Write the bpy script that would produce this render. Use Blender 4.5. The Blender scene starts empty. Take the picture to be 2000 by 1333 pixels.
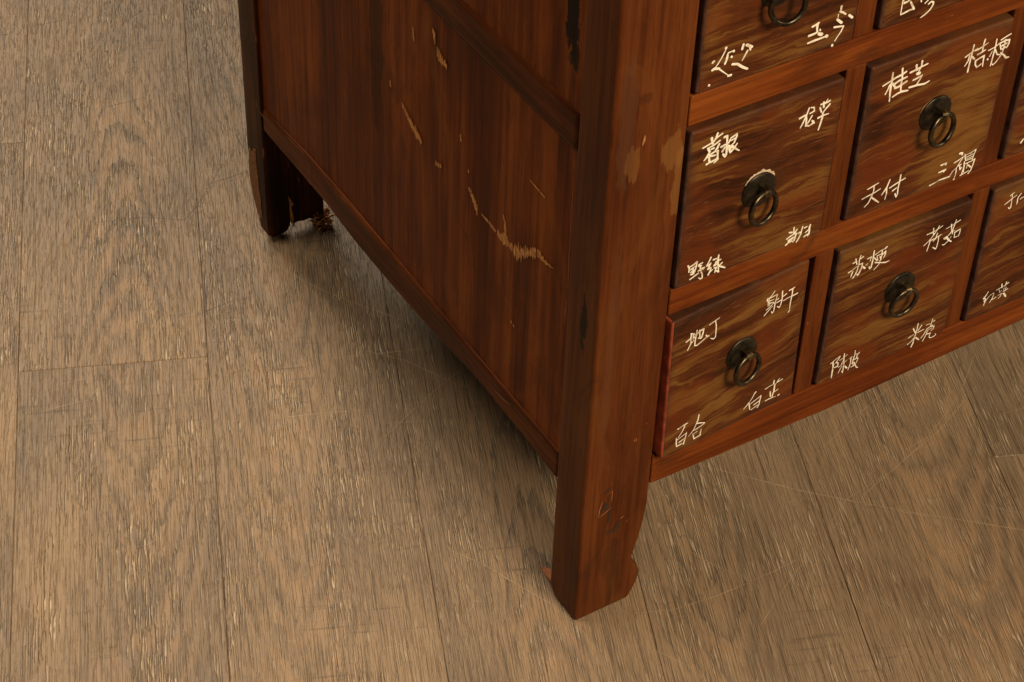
import bpy, bmesh, math, random
from mathutils import Matrix, Vector, Euler
R = random.Random(11)
scene = bpy.context.scene
COL = scene.collection

# ---------------------------------------------------------------- camera, world, lamps, exposure
ROT = ((0.8521045648244141, -0.5225449604867547, 0.02940365411456361),
       (0.3349936930913677, 0.5877089530291016, 0.7364627703546478),
       (-0.4021157000098348, -0.6176932497602108, 0.675838747784017))   # rows: camera right, up, back
CAM = (-0.5664572593057214, -0.7751154639767974, 1.1444345223511045)
cd = bpy.data.cameras.new('camera')
cam = bpy.data.objects.new('camera', cd)
COL.objects.link(cam)
mw = Matrix(ROT).transposed().to_4x4()
mw.translation = CAM
cam.matrix_world = mw
cd.sensor_width = 36.0
cd.lens = 4117.48 * 36.0 / 2000.0
cd.clip_start = 0.05
cd.clip_end = 60.0
scene.camera = cam

world = bpy.data.worlds.new('World')
scene.world = world
world.use_nodes = True
bg = world.node_tree.nodes['Background']
bg.inputs['Color'].default_value = (1.0, 0.80, 0.55, 1)
bg.inputs['Strength'].default_value = 0.035

def area(name, loc, target, size, power, col, size_y=None):
    l = bpy.data.lights.new(name, 'AREA')
    l.energy = power
    l.color = col
    l.shape = 'RECTANGLE'
    l.size = size
    l.size_y = size_y or size
    o = bpy.data.objects.new(name, l)
    COL.objects.link(o)
    o.location = loc
    o.rotation_euler = (Vector(target) - Vector(loc)).to_track_quat('-Z', 'Y').to_euler()
    return o
area('key_softbox', (0.20, -2.10, 2.10), (0.1, 0.0, 0.2), 0.8, 92.0, (1.0, 0.80, 0.54))
area('ceiling_panel', (-1.0, 0.9, 2.6), (-0.5, 0.3, 0.0), 1.0, 34.0, (1.0, 0.82, 0.58))
area('right_softbox', (2.5, -1.6, 1.3), (0.2, 0.0, 0.2), 0.8, 20.0, (1.0, 0.77, 0.50))
area('window', (0.2, 3.9, 2.9), (-0.2, 0.5, 0.0), 1.6, 122.0, (1.0, 0.88, 0.71))

scene.render.engine = 'CYCLES'
vs = scene.view_settings
vs.view_transform = 'Standard'
vs.look = 'None'
vs.exposure = 0.16
vs.gamma = 1.0
vs.use_curve_mapping = False

# ---------------------------------------------------------------- helpers
def obj(name, me, parent=None, mats=(), loc=None, rot=None, kind=None, label=None):
    if isinstance(me, bmesh.types.BMesh):
        bm = me
        me = bpy.data.meshes.new(name)
        bm.normal_update()
        bm.to_mesh(me)
        bm.free()
    if not len(me.materials):
        for m in mats:
            me.materials.append(m)
    o = bpy.data.objects.new(name, me)
    COL.objects.link(o)
    o.parent = parent
    if loc: o.location = loc
    if rot: o.rotation_euler = rot
    if kind: o['kind'] = kind
    if label: o['label'] = label
    return o

def bevel(o, w, seg=2, ang=35):
    m = o.modifiers.new('bevel', 'BEVEL')
    m.width = w
    m.segments = seg
    m.limit_method = 'ANGLE'
    m.angle_limit = math.radians(ang)
    m.harden_normals = False
    for p in o.data.polygons:
        p.use_smooth = True
    try:
        m2 = o.modifiers.new('normals', 'WEIGHTED_NORMAL')
        m2.keep_sharp = True
    except Exception:
        pass
    return o

def add_box(bm, x0, x1, y0, y1, z0, z1):
    v = [bm.verts.new(p) for p in ((x0,y0,z0),(x1,y0,z0),(x1,y1,z0),(x0,y1,z0),(x0,y0,z1),(x1,y0,z1),(x1,y1,z1),(x0,y1,z1))]
    for f in ((0,3,2,1),(4,5,6,7),(0,1,5,4),(1,2,6,5),(2,3,7,6),(3,0,4,7)):
        bm.faces.new([v[i] for i in f])

def box(x0, x1, y0, y1, z0, z1):
    bm = bmesh.new()
    add_box(bm, x0, x1, y0, y1, z0, z1)
    return bm

def loft(layers, close_ends=True):
    """layers: list of equally long point loops"""
    bm = bmesh.new()
    L = [[bm.verts.new(p) for p in lay] for lay in layers]
    n = len(L[0])
    for a, b in zip(L, L[1:]):
        for i in range(n):
            j = (i + 1) % n
            bm.faces.new((a[i], a[j], b[j], b[i]))
    if close_ends:
        bm.faces.new(list(reversed(L[0])))
        bm.faces.new(L[-1])
    bmesh.ops.recalc_face_normals(bm, faces=bm.faces)
    return bm

def tube(bm, pts, r, n=8, closed=False):
    rings = []
    P = [Vector(p) for p in pts]
    m = len(P)
    up0 = None
    for i in range(m):
        a = P[(i-1) % m] if (closed or i > 0) else P[i]
        b = P[(i+1) % m] if (closed or i < m-1) else P[i]
        t = (b - a).normalized()
        if up0 is None:
            up0 = Vector((0,0,1)) if abs(t.z) < .9 else Vector((1,0,0))
        side = t.cross(up0).normalized()
        up = side.cross(t).normalized()
        up0 = up
        rr = r[i] if isinstance(r, (list, tuple)) else r
        rings.append([bm.verts.new(P[i] + (side*math.cos(q*2*math.pi/n) + up*math.sin(q*2*math.pi/n))*rr) for q in range(n)])
    for i in range(m if closed else m-1):
        a, b = rings[i], rings[(i+1) % m]
        for q in range(n):
            w = (q+1) % n
            bm.faces.new((a[q], a[w], b[w], b[q]))
    if not closed:
        bm.faces.new(list(reversed(rings[0])))
        bm.faces.new(rings[-1])

# ---------------------------------------------------------------- node helper
class NT:
    def __init__(self, name):
        self.m = bpy.data.materials.new(name)
        self.m.use_nodes = True
        self.t = self.m.node_tree
        self.b = self.t.nodes['Principled BSDF']
    def n(self, typ, **kw):
        nd = self.t.nodes.new(typ)
        for k, v in kw.items():
            setattr(nd, k, v)
        return nd
    def L(self, a, b):
        self.t.links.new(a, b)
    def setin(self, sock, v):
        if hasattr(v, 'is_linked') or isinstance(v, bpy.types.NodeSocket):
            self.L(v, sock)
        else:
            sock.default_value = v
    def math(self, op, a, b=0.0, c=0.0, clamp=False):
        nd = self.n('ShaderNodeMath', operation=op, use_clamp=clamp)
        for s, v in zip(nd.inputs, (a, b, c)):
            self.setin(s, v)
        return nd.outputs[0]
    def vmath(self, op, a, b):
        nd = self.n('ShaderNodeVectorMath', operation=op)
        self.setin(nd.inputs[0], a)
        self.setin(nd.inputs[1], b)
        return nd.outputs['Value'] if op in ('DISTANCE', 'LENGTH', 'DOT_PRODUCT') else nd.outputs[0]
    def noise(self, vec, scale=1.0, detail=3.0, rough=0.55, dist=0.0):
        nd = self.n('ShaderNodeTexNoise')
        self.L(vec, nd.inputs['Vector'])
        nd.inputs['Scale'].default_value = scale
        nd.inputs['Detail'].default_value = detail
        nd.inputs['Roughness'].default_value = rough
        nd.inputs['Distortion'].default_value = dist
        return nd.outputs['Fac']
    def ramp(self, fac, stops, interp='LINEAR'):
        nd = self.n('ShaderNodeValToRGB')
        r = nd.color_ramp
        r.interpolation = interp
        while len(r.elements) < len(stops):
            r.elements.new(0.5)
        for e, (p, c) in zip(r.elements, stops):
            e.position = p
            e.color = (c, c, c, 1) if isinstance(c, (int, float)) else (*c, 1)
        self.L(fac, nd.inputs[0])
        return nd.outputs['Color']
    def mapr(self, v, a, b, c=0.0, d=1.0):
        nd = self.n('ShaderNodeMapRange')
        nd.interpolation_type = 'SMOOTHSTEP'
        self.L(v, nd.inputs[0])
        for i, x in enumerate((a, b, c, d)):
            self.setin(nd.inputs[i+1], x)
        return nd.outputs[0]
    def mix(self, fac, a, b, blend='MIX'):
        nd = self.n('ShaderNodeMix', data_type='RGBA', blend_type=blend)
        self.setin(nd.inputs[0], fac)
        for s, v in ((nd.inputs[6], a), (nd.inputs[7], b)):
            if isinstance(v, tuple):
                s.default_value = (*v, 1) if len(v) == 3 else v
            else:
                self.L(v, s)
        return nd.outputs[2]
    def bump(self, h, strength, dist, prev=None):
        nd = self.n('ShaderNodeBump')
        nd.inputs['Strength'].default_value = strength
        nd.inputs['Distance'].default_value = dist
        self.L(h, nd.inputs['Height'])
        if prev is not None:
            self.L(prev, nd.inputs['Normal'])
        return nd.outputs[0]
    def coords(self):
        return self.n('ShaderNodeTexCoord').outputs['Object']
    def sep(self, v):
        nd = self.n('ShaderNodeSeparateXYZ')
        self.L(v, nd.inputs[0])
        return nd.outputs
    def comb(self, x, y, z):
        nd = self.n('ShaderNodeCombineXYZ')
        for s, v in zip(nd.inputs, (x, y, z)):
            self.setin(s, v)
        return nd.outputs[0]
    def out(self, color, rough, normal=None, spec=0.5, metal=0.0, coat=0.0):
        self.setin(self.b.inputs['Base Color'], color if not isinstance(color, tuple) else (*color, 1))
        self.setin(self.b.inputs['Roughness'], rough)
        self.b.inputs['Specular IOR Level'].default_value = spec
        self.b.inputs['Metallic'].default_value = metal
        if coat:
            self.b.inputs['Coat Weight'].default_value = coat
            self.b.inputs['Coat Roughness'].default_value = 0.25
        if normal is not None:
            self.L(normal, self.b.inputs['Normal'])
        return self.m

def seeded(N, co):
    """object coordinates shifted by a random amount per object, so no two boards share their grain"""
    rnd = N.n('ShaderNodeObjectInfo').outputs['Random']
    off = N.comb(N.math('MULTIPLY', rnd, 31.7), N.math('MULTIPLY', rnd, 57.3), N.math('MULTIPLY', rnd, 83.9))
    return N.vmath('ADD', co, off), rnd

def edge_wear(N, radius, lo=0.02, hi=0.12):
    bv = N.n('ShaderNodeBevel')
    bv.samples = 4
    bv.inputs['Radius'].default_value = radius
    g = N.n('ShaderNodeNewGeometry')
    d = N.vmath('DOT_PRODUCT', bv.outputs[0], g.outputs['Normal'])
    return N.mapr(N.math('SUBTRACT', 1.0, d), lo, hi)

def stained_wood(name, axis, dark=(.030,.008,.0025), mid=(.092,.023,.0065), light=(.165,.047,.013), spots=(), rough=.36, wear=.5, grain=1.0, spec=.09, soft=1.0):
    """red-brown stained wood, grain along axis; spots: (centre, radii, colour, amount) are stains with a shape of their own"""
    N = NT(name)
    raw = N.coords()
    co, rnd = seeded(N, raw)
    def sc(along, across):
        v = [across]*3
        v[axis] = along
        return N.vmath('MULTIPLY', co, tuple(v))
    fine = N.noise(sc(9*grain, 330*grain), 1, 3, .6)
    med = N.noise(sc(4.0*grain, 62*grain), 1, 4, .55, .3)
    wide = N.noise(sc(3.0*grain, 20*grain), 1, 3, .5, .5)
    blot = N.noise(sc(9, 16), 1, 4, .6, .4)
    v = N.math('ADD', N.math('MULTIPLY', fine, .34), N.math('MULTIPLY', med, .42))
    v = N.math('ADD', v, N.math('MULTIPLY', wide, .24))
    v = N.math('ADD', v, N.math('MULTIPLY', blot, .26))
    base = N.ramp(v, ((.50, dark), (.61, mid), (.67, tuple(.5*(a+b) for a, b in zip(mid, light))), (.74, light)))
    # hair cracks and pale rubs that follow the grain
    ck = N.noise(sc(5, 620), 1, 2, .5)
    cz = N.mapr(N.noise(sc(8, 22), 1, 3, .55), .48, .62)
    base = N.mix(N.math('MULTIPLY', N.math('MULTIPLY', N.mapr(ck, .36, .30), cz), .75*soft), base, tuple(.35*q for q in dark))
    base = N.mix(N.math('MULTIPLY', N.math('MULTIPLY', N.mapr(ck, .64, .71), cz), .45*soft), base, tuple(1.35*q for q in light))
    # short dark pores and a patchy, unevenly soaked stain
    po = N.mapr(N.noise(sc(38, 900), 1, 2, .5), .60, .68)
    base = N.mix(N.math('MULTIPLY', po, .45), base, tuple(.5*q for q in dark))
    soak = N.noise(sc(5, 13), 1, 5, .68, 1.2)
    base = N.mix(N.math('MULTIPLY', N.mapr(soak, .50, .64), .42), base, tuple(.62*a + .15*q for a, q in zip(dark, mid)))
    base = N.mix(N.math('MULTIPLY', N.mapr(soak, .46, .34), .40), base, (light[0]*.95, light[1]*1.12, light[2]*1.05))
    # dull darker hand-worn clouds
    cl = N.noise(sc(11, 28), 1, 5, .62, .8)
    base = N.mix(N.math('MULTIPLY', N.mapr(cl, .60, .72), .50), base, (.030,.0115,.0050))
    for (c, rad, colr, amt) in spots:
        d = N.vmath('MULTIPLY', N.vmath('SUBTRACT', raw, tuple(c)), tuple(1.0/q for q in rad))
        ln = N.vmath('LENGTH', d, (0,0,0))
        ln = N.math('ADD', ln, N.math('MULTIPLY', N.math('SUBTRACT', N.noise(sc(60, 190), 1, 5, .65), .5), 1.9))
        base = N.mix(N.math('MULTIPLY', N.mapr(ln, 1.0, .86), amt), base, tuple(colr))
    # tiny knocks down to the bare wood
    kn = N.noise(sc(90, 260), 1, 2, .5)
    kz = N.noise(sc(7, 9), 1, 2, .5)
    k = N.math('MULTIPLY', N.mapr(kn, .735, .76), N.mapr(kz, .50, .62))
    base = N.mix(N.math('MULTIPLY', k, .75), base, (.30,.115,.045))
    ew = edge_wear(N, .0022)
    en = N.mapr(N.noise(sc(55, 55), 1, 4, .65), .56, .66)
    base = N.mix(N.math('MULTIPLY', N.math('MULTIPLY', ew, en), wear), base, (.27,.095,.036))
    rg = N.math('ADD', rough - .08, N.math('MULTIPLY', blot, .22))
    h = N.math('ADD', N.math('MULTIPLY', med, .6), N.math('MULTIPLY', fine, .4))
    return N.out(base, rg, N.bump(h, .35, .0009), spec=spec)

# ---------------------------------------------------------------- materials
Z = 2; X = 0; Y = 1
TAN = (.200,.090,.026)
M_post = stained_wood('front_post_wood', Z, (0.0482, 0.0118, 0.0031), (0.0826, 0.0214, 0.0053), (0.1221, 0.0353, 0.0085), wear=.7, soft=.6, spots=[
    ((.0165,0,.399), (.005,.05,.013), TAN, .35), ((.045,0,.398), (.009,.05,.016), TAN, .45),
    ((.051,0,.375), (.005,.05,.030), TAN, .45), ((.022,0,.444), (.0045,.05,.0045), (.034,.011,.005), .45),
    ((.010,0,.430), (.006,.05,.05), (.075,.036,.019), .35), ((.012,0,.250), (.005,.05,.09), (.078,.034,.017), .3),
    ((-.004,.015,.273), (.008,.0050,.026), (.006,.003,.002), .92)])
M_side_post = stained_wood('dark_post_wood', Z, (.008,.0032,.0013), (.024,.0070,.0022), (.080,.0220,.0060), wear=.9)
M_rail = stained_wood('front_rail_wood', X, (0.0630, 0.0129, 0.0025), (0.1175, 0.0257, 0.0045), (0.1889, 0.0486, 0.0080), wear=.7, soft=.6)
M_divider = stained_wood('divider_wood', Z, (0.0378, 0.0086, 0.0020), (0.0720, 0.0162, 0.0034), (0.1125, 0.0288, 0.0059), wear=.5, soft=.6)
M_side_rail = stained_wood('side_rail_wood', Y, (.020,.0050,.0011), (.060,.0135,.0024), (.120,.031,.0055), wear=.9, spec=.07)
M_panel = stained_wood('side_panel_wood', Z, (.044,.0078,.0009), (.112,.0212,.0024), (.215,.0530,.0066), wear=.6, spec=.07, soft=.6, grain=.62, spots=[
    ((.003,.049,.480), (.05,.0075,.036), (.003,.002,.002), .97), ((.003,.045,.452), (.05,.005,.012), (.006,.004,.003), .9),
    ((.003,.285,.33), (.05,.010,.09), (.020,.005,.0015), .6)])
M_inside = stained_wood('inner_carcass_wood', X, (.02,.010,.006), (.045,.020,.011), (.07,.032,.017))

def drawer_wood():
    N = NT('drawer_front_wood')
    raw = N.coords()
    co, rnd = seeded(N, raw)
    x, y, z = N.sep(raw)
    # worn flame figure: stretched streaks warped by slow noise; each drawer has its own wildness and tilt
    f1 = N.math('FRACT', N.math('MULTIPLY', rnd, 7.31))
    f2 = N.math('FRACT', N.math('MULTIPLY', rnd, 3.77))
    n1 = N.noise(N.vmath('MULTIPLY', co, (11, 11, 20)), 1, 3, .55)
    n2 = N.noise(N.vmath('MULTIPLY', co, (34, 34, 60)), 1, 3, .6)
    tilt = N.math('MULTIPLY', N.math('SUBTRACT', f2, .35), .30)
    zz = N.math('SUBTRACT', z, N.math('MULTIPLY', x, tilt))
    zz = N.math('ADD', zz, N.math('MULTIPLY', N.math('SUBTRACT', n1, .5), N.math('ADD', .010, N.math('MULTIPLY', f1, .052))))
    zz = N.math('ADD', zz, N.math('MULTIPLY', N.math('SUBTRACT', n2, .5), .012))
    o1 = N.math('MULTIPLY', rnd, 91.0)
    s1 = N.noise(N.comb(N.math('ADD', N.math('MULTIPLY', x, 9.0), o1), o1, N.math('MULTIPLY', zz, 130.0)), 1, 2, .5)
    s2 = N.noise(N.comb(N.math('ADD', N.math('MULTIPLY', x, 16.0), o1), o1, N.math('MULTIPLY', zz, 430.0)), 1, 3, .6)
    st = N.noise(N.vmath('MULTIPLY', co, (26, 26, 760)), 1, 2, .6)
    amt = N.noise(N.vmath('MULTIPLY', co, (15, 15, 21)), 1, 3, .55)
    wv = N.math('ADD', N.math('MULTIPLY', s1, .66), N.math('MULTIPLY', s2, .40))
    wv = N.math('ADD', wv, N.math('MULTIPLY', st, .20))
    wv = N.math('ADD', wv, N.math('MULTIPLY', N.math('SUBTRACT', amt, .5), .50))
    w = s2
    base = N.ramp(wv, ((.46, (.028,.0075,.0025)), (.56, (.058,.0150,.0042)), (.64, (.078,.0215,.0056)), (.68, (.110,.0430,.0100)), (.80, (.150,.066,.0150))))
    red = N.noise(N.vmath('MULTIPLY', co, (13, 13, 26)), 1, 3, .5, .6)
    base = N.mix(N.math('MULTIPLY', N.mapr(red, .48, .62), .65), base, (.108,.0215,.0040))
    scf = N.mapr(N.noise(N.vmath('MULTIPLY', co, (70, 70, 700)), 1, 2, .5), .66, .72)
    base = N.mix(N.math('MULTIPLY', scf, .35), base, (.185,.095,.045))
    # soiled, greyed border where hands and the frame have rubbed
    bx = N.math('DIVIDE', N.math('ABSOLUTE', x), .0575)
    bz = N.math('DIVIDE', N.math('ABSOLUTE', z), .0610)
    b = N.math('MAXIMUM', bx, bz)
    bn = N.noise(N.vmath('MULTIPLY', co, (40, 40, 40)), 1, 4, .6)
    b = N.math('ADD', b, N.math('MULTIPLY', N.math('SUBTRACT', bn, .5), .30))
    base = N.mix(N.math('MULTIPLY', N.mapr(b, .86, 1.02), .55), base, (.046,.0215,.0125))
    ew = edge_wear(N, .0022)
    en = N.mapr(N.noise(N.vmath('MULTIPLY', co, (42, 42, 42)), 1, 4, .65), .50, .62)
    base = N.mix(N.math('MULTIPLY', N.math('MULTIPLY', ew, en), .7), base, (.155,.070,.045))
    # grime round the pull
    d = N.vmath('LENGTH', N.vmath('MULTIPLY', N.vmath('SUBTRACT', raw, (.001, 0, .000)), (1, 0, .85)), (0,0,0))
    g = N.math('MULTIPLY', N.mapr(N.math('ADD', d, N.math('MULTIPLY', bn, .012)), .030, .016), .38)
    base = N.mix(g, base, (.030,.0135,.006))
    h = N.math('ADD', N.math('MULTIPLY', st, .5), N.math('MULTIPLY', w, .5))
    return N.out(base, N.math('ADD', .30, N.math('MULTIPLY', bn, .2)), N.bump(h, .45, .0009), spec=.13)
M_drawer = drawer_wood()

def plain(name, a, b, scale, rough, metal=0.0, spec=.5, bump=.2, dist=.0006):
    N = NT(name)
    co, rnd = seeded(N, N.coords())
    n = N.noise(co, scale, 5, .6, .2)
    return N.out(N.ramp(n, ((.35, a), (.68, b))), N.math('ADD', rough, N.math('MULTIPLY', N.math('SUBTRACT', n, .5), .3)), N.bump(n, bump, dist), spec=spec, metal=metal)
M_red = plain('red_lacquer_edge', (.15,.022,.009), (.42,.085,.040), 75, .45)
M_brown_edge = plain('brown_drawer_edge', (.030,.012,.008), (.110,.044,.029), 90, .5)
M_bronze = plain('dark_bronze', (.012,.010,.007), (.050,.039,.024), 160, .40, metal=.75)
M_ring = plain('worn_bronze', (.016,.013,.010), (.120,.092,.056), 140, .33, metal=.9)
M_brass = plain('rubbed_brass', (.040,.029,.016), (.26,.185,.090), 150, .33, metal=.9)
def paint():
    N = NT('cream_paint')
    co, rnd = seeded(N, N.coords())
    n = N.noise(co, 900, 4, .6)
    dry = N.mapr(N.noise(co, 130, 4, .65), .50, .66)
    c = N.ramp(n, ((.35, (.70,.64,.52)), (.68, (.86,.81,.70))))
    c = N.mix(N.math('MULTIPLY', dry, .62), c, (.36,.245,.150))
    return N.out(c, .6, N.bump(n, .4, .0002), spec=.4)
M_paint = paint()
M_bare = plain('bare_torn_wood', (.34,.135,.040), (.62,.310,.115), 420, .75, spec=.2, bump=.8)
M_bare_pale = plain('bare_pale_wood', (.14,.060,.027), (.26,.125,.060), 300, .8, spec=.2, bump=.8)
M_scr = plain('pale_scratch', (.27,.195,.125), (.42,.315,.21), 300, .6)
M_scd = plain('dark_scratch', (.06,.042,.028), (.11,.08,.055), 300, .6)

def plank_wood():
    N = NT('oak_plank')
    raw = N.coords()
    at = N.n('ShaderNodeAttribute', attribute_type='OBJECT', attribute_name='arch').outputs['Fac']
    cx = N.n('ShaderNodeAttribute', attribute_type='OBJECT', attribute_name='heart').outputs['Fac']
    sd = N.n('ShaderNodeAttribute', attribute_type='OBJECT', attribute_name='seed').outputs['Fac']
    co = N.vmath('ADD', raw, N.comb(N.math('MULTIPLY', sd, 3.1), N.math('MULTIPLY', sd, 7.7), sd))
    x, y, z = N.sep(raw)
    def nz(sx, sy, det=3, ro=.55, di=0.0, off=0.0):
        return N.noise(N.vmath('ADD', N.vmath('MULTIPLY', co, (sx, sy, 1)), (off, off*1.7, off)), 1, det, ro, di)
    slow = nz(7, 2.6, 2, .5)
    xx = N.math('ADD', N.math('SUBTRACT', x, cx), N.math('MULTIPLY', N.math('SUBTRACT', slow, .5), .075))
    yy = N.math('ADD', y, N.math('MULTIPLY', N.math('SUBTRACT', nz(5, 5, 2, .5, 0, 4.0), .5), .11))
    ph = N.math('SUBTRACT', N.math('MULTIPLY', N.math('MULTIPLY', xx, xx), 1500.0), N.math('MULTIPLY', N.math('MULTIPLY', yy, at), 17.0))
    jag = N.math('MULTIPLY', N.math('SUBTRACT', nz(170, 32, 3, .6, 0, 9.0), .5), .75)
    ph = N.math('ADD', ph, jag)
    ph = N.math('ADD', ph, N.math('MULTIPLY', N.math('SUBTRACT', nz(22, 9, 3, .6, 0, 21.0), .5), 1.3))
    fr = N.math('FRACT', ph)
    late = N.mapr(fr, .60, .95)                       # slow darkening through the year ring, then a sharp edge
    late = N.math('MULTIPLY', late, N.mapr(fr, 1.0, .95))
    far = N.mapr(N.math('ABSOLUTE', xx), .012, .060, 1.0, .30)
    patch = N.mapr(nz(9, 4.0, 3, .5, 0, 2.0), .36, .62)
    late = N.math('MULTIPLY', N.math('MULTIPLY', late, far), N.math('ADD', .25, N.math('MULTIPLY', patch, .75)))
    tone = nz(13, 4.5, 4, .6, .3, 5.0)
    base = N.ramp(tone, ((.33, (.124,.086,.056)), (.45, (.190,.130,.082)), (.57, (.255,.171,.102)), (.68, (.322,.210,.119))))
    warm = N.math('MULTIPLY', N.math('MULTIPLY', N.mapr(fr, .02, .30), N.mapr(fr, .62, .36)), far)
    base = N.mix(N.math('MULTIPLY', warm, .60), base, (.320,.188,.100))
    base = N.mix(N.math('MULTIPLY', late, .88), base, (.082,.058,.040))
    # each board is its own shade
    pt = N.math('FRACT', N.math('MULTIPLY', sd, 4.371))
    base = N.mix(N.mapr(pt, .2, 1.0, 0.0, .28), base, (.165,.122,.085))
    # fine straight fibre
    fib = nz(1000, 15, 4, .72, 0, 3.0)
    base = N.mix(N.math('MULTIPLY', N.mapr(fib, .40, .66), .40), base, (.30,.215,.140), 'MIX')
    base = N.mix(N.math('MULTIPLY', N.mapr(fib, .50, .36), .80), base, (.075,.053,.036))
    # smoky stains
    smo = nz(16, 7, 5, .65, .6, 12.0)
    base = N.mix(N.math('MULTIPLY', N.mapr(smo, .54, .72), .50), base, (.105,.079,.058))
    # saw marks across the board
    saw = nz(14, 260, 2, .5, 0, 7.0)
    sawz = N.mapr(nz(16, 9, 3, .6, 0, 8.0), .52, .66)
    base = N.mix(N.math('MULTIPLY', N.math('MULTIPLY', N.mapr(saw, .60, .70), sawz), .55), base, (.088,.062,.044))
    # embossed pores: ridge glint painted as a pale lip beside a dark slit
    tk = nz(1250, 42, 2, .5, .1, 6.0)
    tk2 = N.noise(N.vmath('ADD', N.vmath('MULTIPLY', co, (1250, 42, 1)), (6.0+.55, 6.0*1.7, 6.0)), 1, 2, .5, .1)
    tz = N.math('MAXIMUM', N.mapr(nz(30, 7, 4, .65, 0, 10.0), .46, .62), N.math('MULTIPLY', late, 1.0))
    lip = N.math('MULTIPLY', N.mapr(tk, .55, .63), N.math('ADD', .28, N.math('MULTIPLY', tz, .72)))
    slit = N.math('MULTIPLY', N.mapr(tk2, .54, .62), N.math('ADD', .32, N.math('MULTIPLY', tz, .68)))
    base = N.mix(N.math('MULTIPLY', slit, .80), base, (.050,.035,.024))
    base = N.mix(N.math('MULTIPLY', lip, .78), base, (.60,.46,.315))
    # fine scuffs in every direction
    vo = N.n('ShaderNodeTexVoronoi', feature='DISTANCE_TO_EDGE')
    N.L(N.vmath('ADD', N.vmath('MULTIPLY', co, (24, 15, 1)), N.comb(N.math('MULTIPLY', nz(12, 12, 2), .8), N.math('MULTIPLY', nz(11, 11, 2, .5, 0, 3), .8), 0.0)), vo.inputs['Vector'])
    sc = N.math('MULTIPLY', N.mapr(vo.outputs['Distance'], .016, .004), N.mapr(nz(20, 20, 2, .5, 0, 14.0), .54, .64))
    base = N.mix(N.math('MULTIPLY', sc, .28), base, (.43,.33,.22))
    h = N.math('SUBTRACT', N.math('MULTIPLY', lip, .7), N.math('MULTIPLY', slit, .9))
    h = N.math('SUBTRACT', h, N.math('MULTIPLY', late, .35))
    h = N.math('ADD', h, N.math('MULTIPLY', fib, .5))
    return N.out(base, N.math('ADD', .46, N.math('MULTIPLY', tone, .2)), N.bump(h, .7, .0012), spec=.40)
M_plank = plank_wood()
M_sub = plain('seam_underlay', (.050,.034,.022), (.075,.052,.034), 40, .9)  # dark brown underlay that shows through the plank seams

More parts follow.
